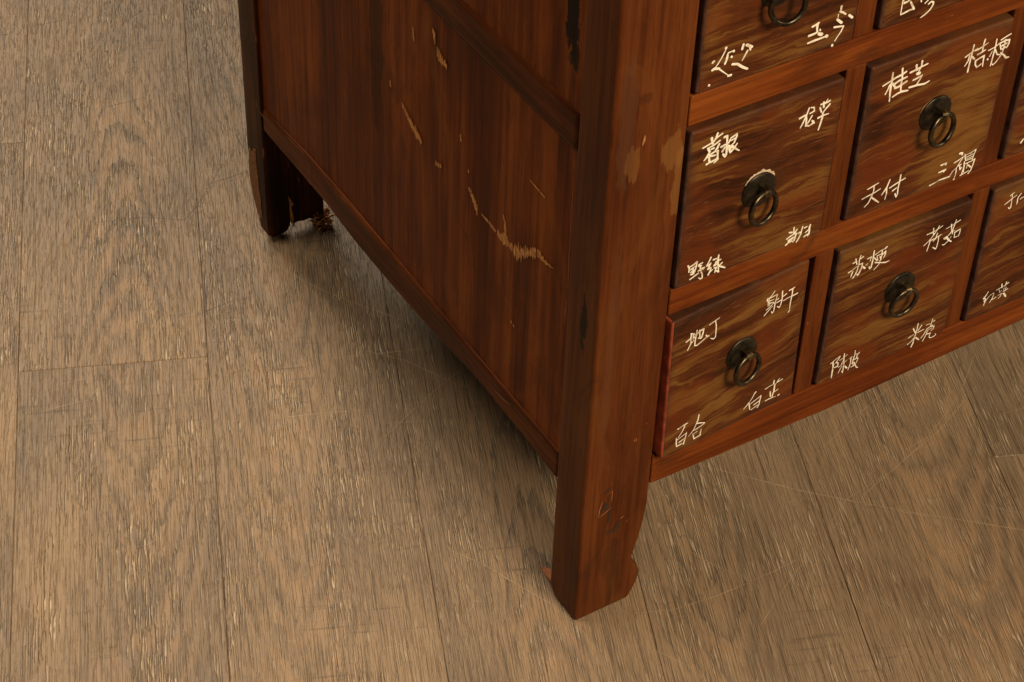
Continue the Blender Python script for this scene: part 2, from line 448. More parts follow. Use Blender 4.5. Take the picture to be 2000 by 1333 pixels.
# ---------------------------------------------------------------- hand lettering: width:x z x z ... in 0.1 mm on the drawer fronts
HERBS = {
    (1,0,'a'): '12:651 3941 709 3955;19:709 3993 722 3947;16:750 4014 743 3987 730 3962;12:786 3999 758 3988 738 3973;16:688 3926 729 3933 772 3952;16:770 3927 758 3900 747 3893;16:714 3910 732 3912;16:691 3921 705 3895 685 3857 670 3844;16:699 3868 746 3884 765 3879 767 3842 770 3816 747 3799;16:702 3862 711 3817;16:690 3807 708 3812 734 3815 764 3825;13:716 3859 747 3854;16:803 3967 823 3969 827 3929 831 3871 832 3824 819 3818;16:787 3901 813 3907 829 3905;16:815 3888 800 3864;16:807 3840 824 3816;13:839 3911 853 3942 894 3958 896 3942 881 3897 860 3884;12:856 3923 884 3930;16:848 3875 860 3834 884 3853 905 3884;16:872 3878 899 3847 927 3823;16:839 3892 871 3867',
    (1,0,'b'): '13:1371 3896 1410 3905;13:1435 3952 1423 3907 1401 3848 1386 3819;11:1449 3949 1474 3942 1479 3913 1447 3907;13:1419 3904 1426 3869 1429 3823 1425 3820;13:1466 3883 1446 3845 1435 3829;13:1432 3822 1455 3811 1484 3822 1472 3846;13:1482 3838 1491 3820;13:1524 3946 1561 3947 1574 3970;13:1593 3951 1572 3946 1544 3940;13:1544 3956 1550 3917;13:1521 3923 1536 3886;13:1595 3924 1569 3900 1543 3870;13:1517 3849 1554 3855 1596 3853;13:1550 3878 1551 3845 1542 3795 1533 3754',
    (1,0,'c'): '13:637 3040 649 3013 648 2983;13:652 3024 682 3032 705 3046 701 3004 693 2970;13:661 2999 692 3014;13:666 2958 684 2956 696 2980;13:678 3009 681 2964;13:665 2977 685 2984;13:720 3015 746 3020;13:722 3004 742 2999;13:722 2964 749 2975 766 2974 755 2959;13:733 2995 739 2962;11:661 2920 693 2933 724 2946;12:744 2948 755 2924 758 2894 746 2890 729 2904;13:809 3037 800 3012 782 2979 800 2980 813 2989;13:810 2984 796 2946 817 2952;13:819 2941 803 2899;10:806 2911 825 2925 834 2930;13:831 3010 852 3010;13:868 3032 867 2995 873 2949 881 2901;13:841 2962 856 2978 866 2991;13:851 2985 887 2989;13:841 2958 861 2962;13:844 2939 860 2936 852 2900;13:875 2939 903 2958;13:881 2937 903 2925 930 2905;13:862 2909 882 2892',
    (1,0,'d'): '13:1459 3012 1464 2963;13:1424 2986 1447 2977;13:1486 2987 1472 2967;13:1410 2937 1439 2950 1467 2958 1486 2954 1479 2931 1475 2903 1463 2892;10:1424 2920 1467 2934;10:1427 2912 1461 2921;13:1410 2889 1428 2901 1455 2904;12:1530 2993 1526 2969 1521 2931 1509 2901 1495 2880;13:1502 2947 1511 2952;11:1546 2976 1566 2979;14:1591 2983 1587 2965 1591 2929 1590 2905 1580 2893;11:1560 2934 1583 2946;13:1553 2900 1572 2908 1589 2910',
    (1,1,'a'): '12:2010 3912 2069 3929;16:2069 3929 2112 3943 2153 3949 2184 3961;17:2074 3988 2077 3926 2078 3854 2087 3769;14:2065 3901 2058 3875 2041 3838;16:2086 3906 2111 3871;16:2147 3997 2158 3927 2160 3868 2167 3819;16:2106 3896 2140 3910 2196 3917;16:2113 3862 2134 3860 2169 3871 2203 3882;16:2107 3797 2144 3810 2174 3814 2225 3805;14:2219 3942 2257 3947 2298 3956 2352 3964;16:2259 3984 2270 3943;14:2301 4001 2303 3963 2288 3931;24:2280 3914 2295 3911;13:2254 3873 2284 3877 2322 3887 2312 3862 2291 3828;15:2233 3825 2296 3821 2360 3810 2392 3819',
    (1,1,'b'): '13:2670 3904 2711 3922 2763 3941;15:2746 3931 2771 3930;11:2771 3930 2803 3940 2845 3955;13:2724 3980 2722 3923 2718 3840 2717 3777;11:2704 3903 2701 3867 2680 3832;13:2727 3890 2753 3863;13:2811 3992 2808 3957 2809 3904;13:2772 3890 2802 3896 2834 3906;13:2766 3845 2770 3815 2788 3787;13:2766 3845 2795 3854 2833 3862 2834 3822 2839 3778;11:2788 3787 2822 3802;13:2870 3823 2872 3819;10:2862 3892 2902 3899 2941 3915 2964 3925;11:2914 3961 2916 3910 2913 3853 2911 3801 2908 3759;7:2896 3875 2881 3840;11:2921 3877 2946 3834 2972 3823;13:2954 3942 2989 3954 3030 3964;11:2948 3920 2971 3863;13:2951 3919 2993 3926 3029 3920 3028 3888 3017 3863;13:2991 3932 2993 3892 2989 3838;13:2970 3892 3011 3899;13:2979 3865 3004 3870;9:2985 3829 2973 3806 2947 3773 2926 3761 2915 3773;16:2974 3838 3004 3812 3032 3781 3056 3778',
    (1,1,'c'): '12:2042 3089 2085 3098 2128 3109;11:2011 3021 2059 3030 2111 3037 2154 3052;11:2095 3089 2098 3052 2088 3011 2069 2965 2041 2943;15:2095 3000 2123 2972 2160 2937;11:2223 3099 2210 3049 2191 3016 2174 2992;12:2207 3040 2215 2986 2210 2942;12:2233 3027 2273 3040 2321 3054 2356 3061;12:2311 3106 2312 3062 2309 3000 2314 2947 2306 2925 2292 2956;12:2264 2992 2293 3004',
    (1,1,'d'): '15:2660 3051 2685 3052 2703 3052 2701 3040;14:2653 2994 2686 2995 2708 2997 2694 2983;13:2593 2908 2634 2914;6:2634 2914 2671 2924;11:2671 2924 2713 2922 2758 2921;6:2758 2921 2776 2955 2799 2976;17:2809 3094 2830 3089 2833 3074;9:2776 3028 2813 3038 2849 3055;9:2849 3055 2827 3014 2805 2973 2810 2942 2810 2914;5:2810 2914 2805 2886;11:2803 2879 2804 2881;9:2814 2987 2843 2992;11:2832 2980 2842 2949 2853 2961;11:2857 3068 2875 3012;9:2862 3058 2906 3063 2951 3076 2942 3041 2935 2998;6:2878 3038 2932 3047;6:2882 3020 2937 3027;7:2881 3010 2927 3009;11:2866 3005 2873 2958 2865 2907;10:2879 2983 2929 2986 2958 2994 2952 2950 2942 2905 2924 2884;7:2899 2981 2898 2938;11:2909 2961 2935 2935;11:2854 2895 2886 2901 2924 2909;11:2870 2973 2877 2916',
    (0,0,'a'): '9:680 2393 712 2406;11:719 2447 716 2409 720 2355;9:714 2447 742 2434 754 2414;9:697 2315 717 2356 744 2379;9:721 2379 727 2366;9:763 2455 761 2411;9:758 2412 754 2366 754 2329 773 2320 810 2336 848 2356;9:734 2428 736 2392;9:743 2409 757 2383;11:844 2373 852 2359 868 2357;11:758 2417 785 2435 818 2440 814 2402 804 2369 780 2380;9:784 2445 791 2382;9:864 2451 897 2461 945 2474;9:913 2459 923 2415 925 2356 925 2319 910 2311 885 2327',
    (0,0,'b'): '7:1407 2480 1389 2455 1364 2436;9:1346 2423 1350 2440 1360 2403 1362 2369;6:1367 2430 1375 2370;9:1355 2438 1385 2436 1428 2440 1433 2438 1427 2403 1421 2352 1418 2299 1406 2293 1397 2309;6:1374 2411 1409 2409;8:1375 2389 1405 2387;8:1348 2344 1375 2354 1407 2380;8:1335 2301 1368 2329 1405 2357;9:1408 2384 1415 2367;9:1435 2367 1471 2373;9:1447 2399 1433 2394;9:1475 2448 1477 2421 1480 2373 1474 2336 1464 2314 1444 2330;9:1487 2398 1514 2408;11:1536 2426 1562 2427 1581 2432;9:1565 2423 1566 2382 1559 2315 1559 2256;12:1551 2233 1561 2243;8:1493 2358 1527 2364 1560 2366;5:1560 2366 1576 2364;11:1576 2364 1613 2367',
    (0,0,'c'): '12:678 1629 680 1629;5:680 1629 720 1638;10:720 1638 754 1643;10:735 1625 718 1587 687 1548;10:671 1547 672 1509 679 1468 707 1471 724 1474;6:679 1529 718 1541 754 1555;11:755 1558 748 1509 736 1460;10:697 1497 721 1505 738 1511;10:851 1668 846 1625 836 1598 823 1564;7:823 1564 803 1536 775 1512;11:836 1598 868 1585 907 1569;8:908 1565 881 1555 842 1546 817 1544;6:813 1511 850 1519;10:813 1511 826 1461 851 1466;10:882 1518 878 1490;10:851 1466 881 1469;10:878 1490 875 1474',
    (0,0,'d'): '11:1347 1618 1336 1606;7:1336 1606 1320 1576 1302 1553;8:1293 1546 1272 1524 1251 1508;12:1295 1548 1302 1512 1310 1474;7:1310 1529 1350 1541 1399 1558;10:1399 1558 1394 1520 1390 1479 1377 1459;8:1340 1503 1387 1515;8:1324 1467 1348 1475 1378 1484;7:1432 1600 1465 1608 1501 1611;13:1505 1643 1504 1615;8:1552 1639 1532 1613 1516 1598;10:1581 1619 1540 1613;12:1514 1599 1515 1546 1510 1531;10:1510 1531 1504 1496;8:1515 1532 1550 1541;12:1480 1554 1488 1507;9:1444 1487 1471 1489 1511 1487;4:1511 1487 1538 1483;12:1559 1481 1566 1484',
    (0,1,'a'): '10:2031 2468 2052 2474;10:2047 2501 2065 2446;10:2087 2514 2081 2478 2084 2435;10:2111 2494 2088 2484;10:2002 2398 2031 2406;6:2031 2406 2066 2425 2081 2433;11:2081 2436 2114 2436 2111 2389 2100 2359 2089 2341 2081 2356;10:2039 2394 2034 2373 2030 2349;10:2080 2422 2076 2384 2065 2354 2050 2332;13:2119 2406 2143 2381;8:2147 2405 2162 2413;9:2151 2458 2186 2463;11:2199 2511 2201 2460 2201 2414 2198 2366 2189 2359 2180 2377;6:2184 2461 2178 2429;10:2208 2448 2237 2413 2246 2409;8:2213 2469 2256 2487 2294 2491;13:2297 2493 2307 2501;7:2232 2452 2274 2455;7:2232 2452 2245 2412;9:2270 2487 2276 2442 2268 2397 2266 2375;10:2261 2434 2275 2406;13:2283 2448 2302 2466 2304 2439 2296 2411;10:2226 2398 2277 2376 2322 2360 2353 2363;8:2266 2375 2251 2356 2227 2334',
    (0,1,'b'): '10:2663 2462 2708 2464;11:2711 2498 2720 2444;9:2708 2464 2737 2470 2791 2488;9:2761 2501 2747 2468 2728 2441 2705 2410;8:2705 2410 2679 2388 2652 2369;10:2702 2399 2700 2361 2691 2306;9:2757 2437 2751 2404;9:2710 2395 2750 2399 2797 2412;9:2731 2379 2753 2395;9:2775 2409 2779 2359 2777 2309 2770 2294 2742 2319;6:2830 2447 2872 2456 2900 2464;9:2900 2464 2948 2478;9:2910 2496 2904 2460 2895 2418;10:2871 2471 2889 2400;9:2889 2400 2860 2372;9:2895 2418 2899 2376;11:2828 2364 2850 2371 2867 2338 2904 2308;9:2836 2354 2855 2358;7:2825 2310 2842 2303 2875 2325 2893 2358;9:2855 2369 2878 2334;4:2900 2396 2919 2401;9:2918 2383 2924 2335 2955 2335;10:2919 2381 2943 2389 2967 2394 2968 2368 2963 2332',
    (0,1,'c'): '8:1994 1576 2027 1596 2071 1614;7:2071 1614 2061 1588 2043 1568 2031 1556;10:2046 1567 2065 1550 2063 1523 2037 1522;11:2013 1582 2022 1542 2023 1506;12:2023 1506 2023 1480 2025 1430;6:2073 1572 2104 1583 2136 1601;9:2107 1622 2108 1589 2115 1544 2124 1497;7:2072 1508 2101 1521 2143 1547;9:2118 1502 2121 1470 2120 1435 2112 1457;8:2103 1507 2091 1479 2080 1448;12:2134 1490 2153 1466;9:2107 1554 2095 1529;4:2157 1548 2189 1559;9:2175 1558 2179 1505 2175 1473 2167 1441;9:2203 1608 2206 1569 2199 1526 2196 1489 2208 1476;11:2243 1572 2229 1555 2226 1534;9:2207 1573 2225 1568;9:2207 1522 2237 1526 2242 1514 2233 1482 2215 1462 2190 1459;9:2209 1496 2227 1462 2245 1430 2257 1427',
    (0,1,'d'): '9:2763 1614 2764 1558 2762 1521;9:2802 1580 2776 1539;9:2762 1521 2754 1484 2751 1443;12:2753 1437 2742 1401;10:2726 1581 2755 1530;9:2828 1530 2777 1523;7:2697 1507 2741 1520;6:2751 1485 2730 1459 2702 1441;9:2702 1441 2704 1446;12:2767 1480 2801 1446;6:2842 1565 2879 1562;9:2897 1600 2893 1569 2889 1538;10:2921 1576 2906 1572;8:2890 1535 2908 1538;9:2859 1518 2839 1475 2820 1453;8:2861 1523 2891 1532 2927 1521 2922 1499 2906 1487;6:2868 1504 2908 1513;9:2869 1498 2863 1465 2842 1413;9:2870 1470 2895 1464;7:2905 1470 2898 1449 2900 1425 2916 1413 2947 1415 2962 1423 2953 1437',
    (0,2,'c'): '7:3403 1631 3392 1608;11:3392 1608 3368 1579 3384 1578;8:3377 1555 3389 1555;12:3388 1571 3390 1531 3385 1511;8:3390 1531 3409 1567;7:3409 1567 3430 1586 3460 1596;9:3463 1592 3462 1556 3452 1535 3440 1512;8:3452 1535 3475 1535 3494 1543;5:3479 1613 3520 1621 3564 1628;10:3525 1652 3533 1615;8:3567 1657 3566 1632;10:3566 1632 3592 1639;6:3560 1614 3567 1626;5:3508 1608 3522 1574;5:3536 1589 3519 1576;5:3556 1601 3554 1575;6:3576 1599 3571 1568;8:3596 1580 3556 1567;5:3509 1551 3541 1558 3567 1544;7:3541 1558 3534 1533 3518 1517;14:3566 1547 3591 1508',
    (0,2,'a'): '7:3397 2508 3430 2523;9:3415 2510 3424 2469;9:3421 2470 3426 2430 3428 2394 3418 2386 3404 2403;9:3362 2444 3412 2469 3460 2490;9:3502 2488 3481 2465 3478 2447 3482 2422 3480 2402;9:3505 2437 3514 2443 3533 2445',
    (2,0,'c'): '18:734 4624 734 4621;10:733 4610 712 4567 689 4531 671 4509;18:653 4499 666 4505 702 4493;10:702 4490 737 4456 770 4425;18:773 4418 793 4417;17:649 4553 657 4559;16:751 4574 749 4547 739 4514;9:753 4584 778 4587;17:791 4585 793 4582;17:780 4550 783 4546;16:858 4607 853 4578;18:900 4587 923 4569;18:882 4596 910 4578 913 4552;14:893 4553 877 4523 863 4497;15:793 4493 831 4482 870 4447 908 4422;16:637 4402 639 4399',
    (2,0,'d'): '16:1363 4559 1387 4564 1406 4572;16:1399 4563 1400 4531 1405 4511;15:1344 4501 1375 4502 1408 4507;12:1423 4521 1427 4511;22:1419 4492 1441 4480;15:1344 4450 1391 4453 1439 4453 1482 4455;22:1479 4456 1485 4452;16:1563 4635 1563 4614;15:1559 4602 1585 4585 1605 4568;19:1634 4551 1661 4526;9:1548 4584 1548 4565;17:1545 4550 1582 4516;14:1531 4501 1561 4494 1602 4486;12:1602 4483 1588 4450 1567 4424;8:1567 4424 1551 4397;16:1535 4375 1537 4369',
    (2,1,'c'): '9:2044 4557 2046 4525 2046 4461 2047 4423;13:2045 4553 2051 4523;15:2060 4501 2086 4502 2109 4515 2107 4533;13:2050 4422 2083 4427 2115 4433 2146 4431;13:2112 4490 2148 4430;11:2194 4481 2198 4466;11:2251 4459 2230 4444;13:2280 4476 2282 4457;14:2262 4430 2279 4440 2299 4432 2300 4415 2294 4401;12:2294 4401 2277 4378 2250 4361 2216 4346',
    (1,2,'c'): '14:3369 2974 3385 2997',
}
LIGHT_SCRATCHES = [[(-0.0295, 0.3272), (0.0165, 0.31), (0.0633, 0.2918)], [(-0.0115, 0.4559), (0.0094, 0.4048), (0.0218, 0.3813), (0.058, 0.3244)], [(0.0012, 0.3265), (0.0293, 0.2924), (0.0466, 0.2571), (0.0612, 0.2329)], [(0.0632, 0.2628), (0.0237, 0.2489), (-0.0262, 0.2266)], [(-0.0933, 0.2878), (-0.0495, 0.27), (-0.0167, 0.2561)], [(-0.0767, 0.288), (-0.0589, 0.2839)], [(-0.055, 0.4373), (-0.0405, 0.4208)], [(0.163, 0.0844), (0.1877, 0.0557), (0.2104, 0.0275), (0.2475, -0.01)], [(0.4327, 0.0748), (0.399, 0.0497), (0.3659, 0.0319), (0.3285, 0.0152), (0.3007, 0.0072), (0.2506, -0.0061)], [(0.2521, 0.0482), (0.3027, 0.0643), (0.3511, 0.0783)], [(0.3957, 0.0388), (0.3473, 0.0191), (0.3007, 0.0072)], [(0.4055, 0.0085), (0.4229, 0.0055), (0.434, 0.0042)], [(0.2188, 0.083), (0.2319, 0.0658)], [(0.3473, 0.0191), (0.31, 0.0162)], [(0.1894, 0.0531), (0.2147, 0.0235), (0.2441, -0.0073), (0.2752, -0.0377), (0.3352, -0.093), (0.3454, -0.1029)], [(0.1842, -0.0307), (0.145, -0.0498), (0.1087, -0.0698)], [(0.18, -0.0316), (0.1477, -0.0323), (0.1293, -0.0313)], [(0.0411, -0.0146), (0.067, -0.0255), (0.1007, -0.0305), (0.1288, -0.032)], [(0.1041, 0.0254), (0.1168, -0.008), (0.1284, -0.0254)], [(0.0303, -0.0428), (0.0388, -0.0567), (0.0463, -0.0719)], [(0.2778, 0.0023), (0.2409, -0.002), (0.2137, -0.0157)], [(0.3198, -0.0497), (0.3448, -0.08)], [(0.145, 0.0363), (0.1641, 0.0332)], [(0.1381, 0.0641), (0.1153, 0.0466)], [(0.2638, -0.0289), (0.2859, -0.0495)], [(-0.1179, 0.2615), (-0.1091, 0.2436), (-0.1021, 0.2258)], [(-0.0724, 0.2053), (-0.0898, 0.197), (-0.1068, 0.1889)], [(-0.0432, 0.1042), (-0.0279, 0.0783), (-0.0123, 0.0379), (-0.0019, 0.0135)], [(-0.0759, 0.16), (-0.0617, 0.1365)], [(-0.2442, 0.3814), (-0.2144, 0.3773), (-0.1991, 0.3734)], [(-0.2235, 0.3361), (-0.2007, 0.3309)], [(-0.2021, 0.2534), (-0.1809, 0.2546)]]
DARK_SCRATCHES = [[(0.014, 0.5933), (-0.0266, 0.5545), (-0.0483, 0.5389), (-0.077, 0.5591), (-0.1155, 0.5729)], [(0.0286, 0.5726), (0.0018, 0.5732), (-0.0129, 0.5732)], [(-0.0423, 0.7201), (-0.0037, 0.7165)], [(-0.0518, 0.8727), (-0.0153, 0.8671)], [(-0.0955, 0.4232), (-0.0604, 0.4249), (-0.0414, 0.4213)], [(0.0227, 0.8338), (0.0524, 0.8471)], [(0.0022, 0.89), (0.0059, 0.8678)], [(-0.1445, 0.7145), (-0.1249, 0.7061)]]

# ================================================================ the floor: planks on an underlay
U = Vector((0.388, 0.9217, 0.0)).normalized()      # along the boards
V = Vector((U.y, -U.x, 0.0))                       # across the boards
ANG = math.atan2(U.y, U.x) - math.pi/2
floor_o = obj('floor', box(-3.0, 3.0, -3.0, 3.2, -.012, -.0045), None, [M_sub], kind='structure')
PITCH, LEN, GAP = .1473, 1.22, .00024
joints = {0: .603, 1: .305, 2: 1.02, 3: -.42, 4: .83, 5: -.62, 6: .12}
hearts = {0: (.02, -.6), 1: (.004, -1.0), 2: (-.012, .9), 3: (.02, -1.0), 4: (-.02, 1.0), 5: (.015, 1.1)}
rp = random.Random(5)
for k in range(-8, 12):
    s0 = -.3892 + PITCH*(k-1)
    j = joints.get(k, rp.uniform(-.6, .6))
    for q in range(-2, 3):
        t0, t1 = j + LEN*q, j + LEN*(q+1)
        if t1 < -1.3 or t0 > 2.2:
            continue
        w, l = (PITCH-GAP)/2, (LEN-GAP)/2
        bm = bmesh.new()
        # top with a hair of a bevelled lip, so each seam is a real groove
        e = .0005
        a = [bm.verts.new((sx*w, sy*l, -.0045)) for sx, sy in ((-1,-1),(1,-1),(1,1),(-1,1))]
        b = [bm.verts.new((sx*w, sy*l, -e)) for sx, sy in ((-1,-1),(1,-1),(1,1),(-1,1))]
        c = [bm.verts.new((sx*(w-e), sy*(l-e), 0)) for sx, sy in ((-1,-1),(1,-1),(1,1),(-1,1))]
        for A, B in ((a, b), (b, c)):
            for i in range(4):
                bm.faces.new((A[i], A[(i+1) % 4], B[(i+1) % 4], B[i]))
        bm.faces.new(c)
        bm.faces.new(list(reversed(a)))
        ce = V*(s0 + PITCH/2) + U*((t0+t1)/2)
        o = obj('plank', bm, floor_o, [M_plank], loc=(ce.x, ce.y, 0), rot=(0, 0, ANG))
        h, ar = hearts.get(k, (rp.uniform(-.05, .05), rp.choice((-1, 1))*rp.uniform(.6, 1.2)))
        if k == 1 and q == -1:
            h, ar = .010, 1.0
        if (k, q) not in ((1, 0), (1, -1), (2, -1), (0, -1)) and k in hearts:
            h += rp.uniform(-.02, .02)
        o['heart'] = float(h); o['arch'] = float(ar); o['seed'] = float(k*3.37 + q*1.91 + 20)

def ribbon(bm, pts, w, z, rnd, axis='z'):
    """flat stroke through pts with soft width changes; axis = the normal it lies on"""
    P = [Vector(p) for p in pts]
    fine = [P[0]]
    for a, b in zip(P, P[1:]):
        n = max(1, int((b-a).length / .012))
        fine += [a.lerp(b, (i+1)/n) for i in range(n)]
    prev = None
    m = len(fine)
    for i, p in enumerate(fine):
        d = (fine[min(i+1, m-1)] - fine[max(i-1, 0)]).normalized()
        nrm = Vector((-d.y, d.x))
        ww = w * (.55 + .7*rnd.random()) * (.35 if i in (0, m-1) else 1.0)
        jit = nrm * rnd.uniform(-.3, .3) * w
        pts3 = [p + jit + nrm*ww*.5, p + jit - nrm*ww*.5]
        if axis == 'z': v = [bm.verts.new((q.x, q.y, z)) for q in pts3]
        elif axis == 'x': v = [bm.verts.new((z, q.x, q.y)) for q in pts3]
        else: v = [bm.verts.new((q.x, z, q.y)) for q in pts3]
        if prev: bm.faces.new((prev[0], prev[1], v[1], v[0]))
        prev = v

rs = random.Random(3)
for nm, src, mat, w in (('pale_scratches', LIGHT_SCRATCHES, M_scr, .00048), ('dark_scratches', DARK_SCRATCHES, M_scd, .0006)):
    bm = bmesh.new()
    for i, pl in enumerate(src):
        ribbon(bm, pl, w, .00012 + i*.000008, rs)
    if nm[0] == 'p':
        for i in range(90):        # the hair-fine scuffs between the long scratches
            x, y, a, l = rs.uniform(-.35, .55), rs.uniform(-.12, .75), rs.uniform(-1.2, 1.2) + .2, rs.uniform(.010, .05)
            p0 = (x, y); p1 = (x + l*.5*math.cos(a), y + l*.5*math.sin(a)); a += rs.uniform(-.3, .3)
            ribbon(bm, [p0, p1, (p1[0] + l*.5*math.cos(a), p1[1] + l*.5*math.sin(a))], .00022, .0005 + i*.000004, rs)
    obj(nm, bm, floor_o, [mat], kind='stuff')

# ================================================================ the medicine chest
chest = bpy.data.objects.new('medicine_chest', None)
COL.objects.link(chest)
chest.empty_display_size = .2
chest['label'] = 'red-brown wooden medicine chest with small square drawers lettered in cream paint, standing on plank floor'
chest['category'] = 'chest'
W, D, TOP = .6295, .506, .728
mm = .001
# front left post: outline of the front (x, z), swept back
foot = [(54,728),(54,111.6),(54.1,93),(52.6,78),(50,62),(46.4,48),(44.8,41.5),(46.2,37),(50.6,32.5),(53.6,24),(52.0,15),(48.6,7),(44.6,0)]
def post_layers(flip):
    L = []
    for y, lift, cut in ((0, 0, 0), (27, 0, 0), (34, 9, 2)):
        loop = [(0, max(0, lift))] + [(0, 728)] + [(x, max(z, lift)) for x, z in foot]
        if flip: loop = [(629.5 - x, z) for x, z in loop]
        L.append([(x*mm, y*mm, z*mm) for x, z in loop])
    return L
post = bevel(obj('corner_post', loft(post_layers(False)), chest, [M_post]), .0024, 3)
bevel(obj('corner_post', loft(post_layers(True)), chest, [M_post]), .0026, 3)
# rear left post: broken and splintered at its foot
prof = [(0,728),(53,728),(53,6),(49,4),(45,7),(40,11),(34,10.5),(28,12),(23.2,10),(22.0,60),(21.2,11),(18,6),(13,4.5),(8,3.5),(4,5),(0,8)]
def bl(y, lo):
    return [(x*mm, y*mm, max(z, lo + (5*math.sin(x*1.3) if lo else 0))*mm) for x, z in prof]
bm = loft([bl(476, 0), bl(490, 0), bl(498, 42), bl(506, 84)])
bm.normal_update()
bm.faces.ensure_lookup_table()
for f in bm.faces:
    c = f.calc_center_median()
    if c.z < .09 and c.y > .490 and f.normal.z < -.2: f.material_index = 1
rear = bevel(obj('corner_post', bm, chest, [M_side_post, M_bare_pale]), .0009, 1)
rear['label'] = 'dark rear post with broken splintered foot'
bevel(obj('corner_post', box(.5765, W, .476, D, 0, TOP), chest, [M_side_post]), .002)
bm = bmesh.new()
pp = [(502.2,84),(497,82),(494,88),(489.5,90),(490.5,74),(488,62),(488.5,50),(485.5,38),(486.5,30),(484.5,22),(488,19),(493,21),(497,29),(500.5,37),(502.5,46),(504.6,58)]
lo_ = [bm.verts.new((-.0001, y*mm, z*mm)) for y, z in pp]
hi_ = [bm.verts.new((-.0007, y*mm, z*mm)) for y, z in pp]
bm.faces.new(hi_)
for i in range(len(pp)):
    bm.faces.new((lo_[i], lo_[(i+1) % len(pp)], hi_[(i+1) % len(pp)], hi_[i]))
bmesh.ops.recalc_face_normals(bm, faces=bm.faces)
obj('bare_wood_patch', bm, rear, [M_bare_pale])
# frayed fibres hanging from the broken foot
bm = bmesh.new()
rf = random.Random(8)
for i in range(70):
    x, y, z = rf.uniform(.043, .056), rf.uniform(.468, .481), rf.uniform(.000, .013)
    d = Vector((rf.uniform(-1,1), rf.uniform(-1,.6), rf.uniform(-.5,.8))).normalized()*rf.uniform(.003,.007)
    p = Vector((x, y, max(z, .001)))
    q = p + d; q.z = max(q.z, .0008)
    tube(bm, [p, p.lerp(q, .5) + Vector((0,0,.0006)), q], [.0009, .0011, .0004], 5)
obj('frayed_fibres', bm, rear, [M_bare], kind='stuff')
bm = bmesh.new()
for i in range(6):
    zt = rf.uniform(.016, .060)
    tube(bm, [(.0205 + rf.uniform(-.0006,.002), .4755, zt), (.0215 + rf.uniform(-.0006,.002), .4748, zt - rf.uniform(.006,.02))], [.0003, .0010], 5)
obj('split_fibres', bm, rear, [M_bare], kind='stuff')
# splinter standing off the back of the front foot
bm = bmesh.new()
for i in range(5):
    tube(bm, [(.004+i*.0012, .033, .0062 + .0006*i), (.003+i*.001, .0425 + rf.uniform(-.001,.001), .0066+.0004*i), (.0022+i*.0008, .050 + rf.uniform(-.004,.002), .0072+rf.uniform(-.001,.001))], [.0013, .0011, .0003], 5)
obj('splinter', bm, post, [plain('fresh_splinter', (.20,.055,.012), (.36,.12,.03), 300, .7)])

# knocks in the foot of the front post: a flat dark notch with pale lips, a dark curl
bm = bmesh.new(); bm2 = bmesh.new()
rn = random.Random(4)
DK = [(1.6, [(15.6,122.5),(18.5,125.4),(22.6,126.2)]), (1.2, [(21.6,107),(22.0,98),(21.2,90)]), (2.0, [(20.0,83.6),(23.0,80.2),(26.5,80.6),(29.0,85.0),(30.8,88.5)]), (1.0, [(16.4,113.6),(18.6,112.8)])]
LT = [(.55, [(13.2,101.2),(17.4,103.4),(22.6,106.6)]), (.45, [(14.6,116),(13.2,108),(12.6,102)]), (.45, [(18.6,121),(22.6,122.4),(22.5,113)]), (1.1, [(31.0,90.6),(33.4,92.4)]), (.5, [(36.4,84.0),(37.4,86.6)]), (1.0, [(21.6,410.8),(22.4,414),(22.8,418)])]
for k, (w, pl) in enumerate(DK): ribbon(bm, [(a*mm, q*mm) for a, q in pl], 1.5*w*mm, -.00025 - k*.00001, rn, 'y')
tri = [bm.verts.new((a*mm, -.00035, q*mm)) for a, q in ((17.6,113.4),(13.6,104.4),(20.8,108.4),(20.2,111.6))]
bm.faces.new(tri)
for k, (w, pl) in enumerate(LT): ribbon(bm2, [(a*mm, q*mm) for a, q in pl], 1.6*w*mm, -.00045 - k*.00001, rn, 'y')
obj('carved_notch', bm, post, [plain('notch_dark', (.014,.007,.004), (.030,.012,.006), 300, .7)])
obj('chipped_lips', bm2, post, [plain('rubbed_stain', (.24,.085,.025), (.42,.19,.075), 300, .6)], kind='stuff')

# front rails (bottom one with its hand-planed lower edge)
def front_rail(z0, z1, low=None, proud=.0006):
    if low:
        pts = [(x*mm, z*mm) for x, z in low] + [(.5754, z1), (.0545, z1)]
    else:
        pts = [(.0545, z0), (.5754, z0), (.5754, z1), (.0545, z1)]
    return bevel(obj('front_rail', loft([[(x, y, z) for x, z in pts] for y in (proud, .022)]), chest, [M_rail]), .0012, 2)
front_rail(.110, .1382, [(54.5,111.4),(110,110),(208,108.2),(292,110.4),(389,112),(575.4,111.2)])
for z0, z1 in ((.2640,.2848),(.4112,.4328),(.5592,.5796)):
    front_rail(z0, z1)
front_rail(.7050, .7260)
cols = [(55.8,170),(190,304.5),(324,438.5),(458.5,573)]
rows = [(140.2,261.2),(287,408),(435,556),(582,703)]
gaps = [(.1382,.2640),(.2848,.4112),(.4328,.5592),(.5796,.7050)]
for a, b in gaps:
    for (x0, x1) in ((172.4,187.8),(306.8,321.8),(440.8,456.3)):
        bevel(obj('drawer_divider', box(x0*mm, x1*mm, .0012, .021, a+.0002, b-.0002), chest, [M_divider]), .0010, 2)

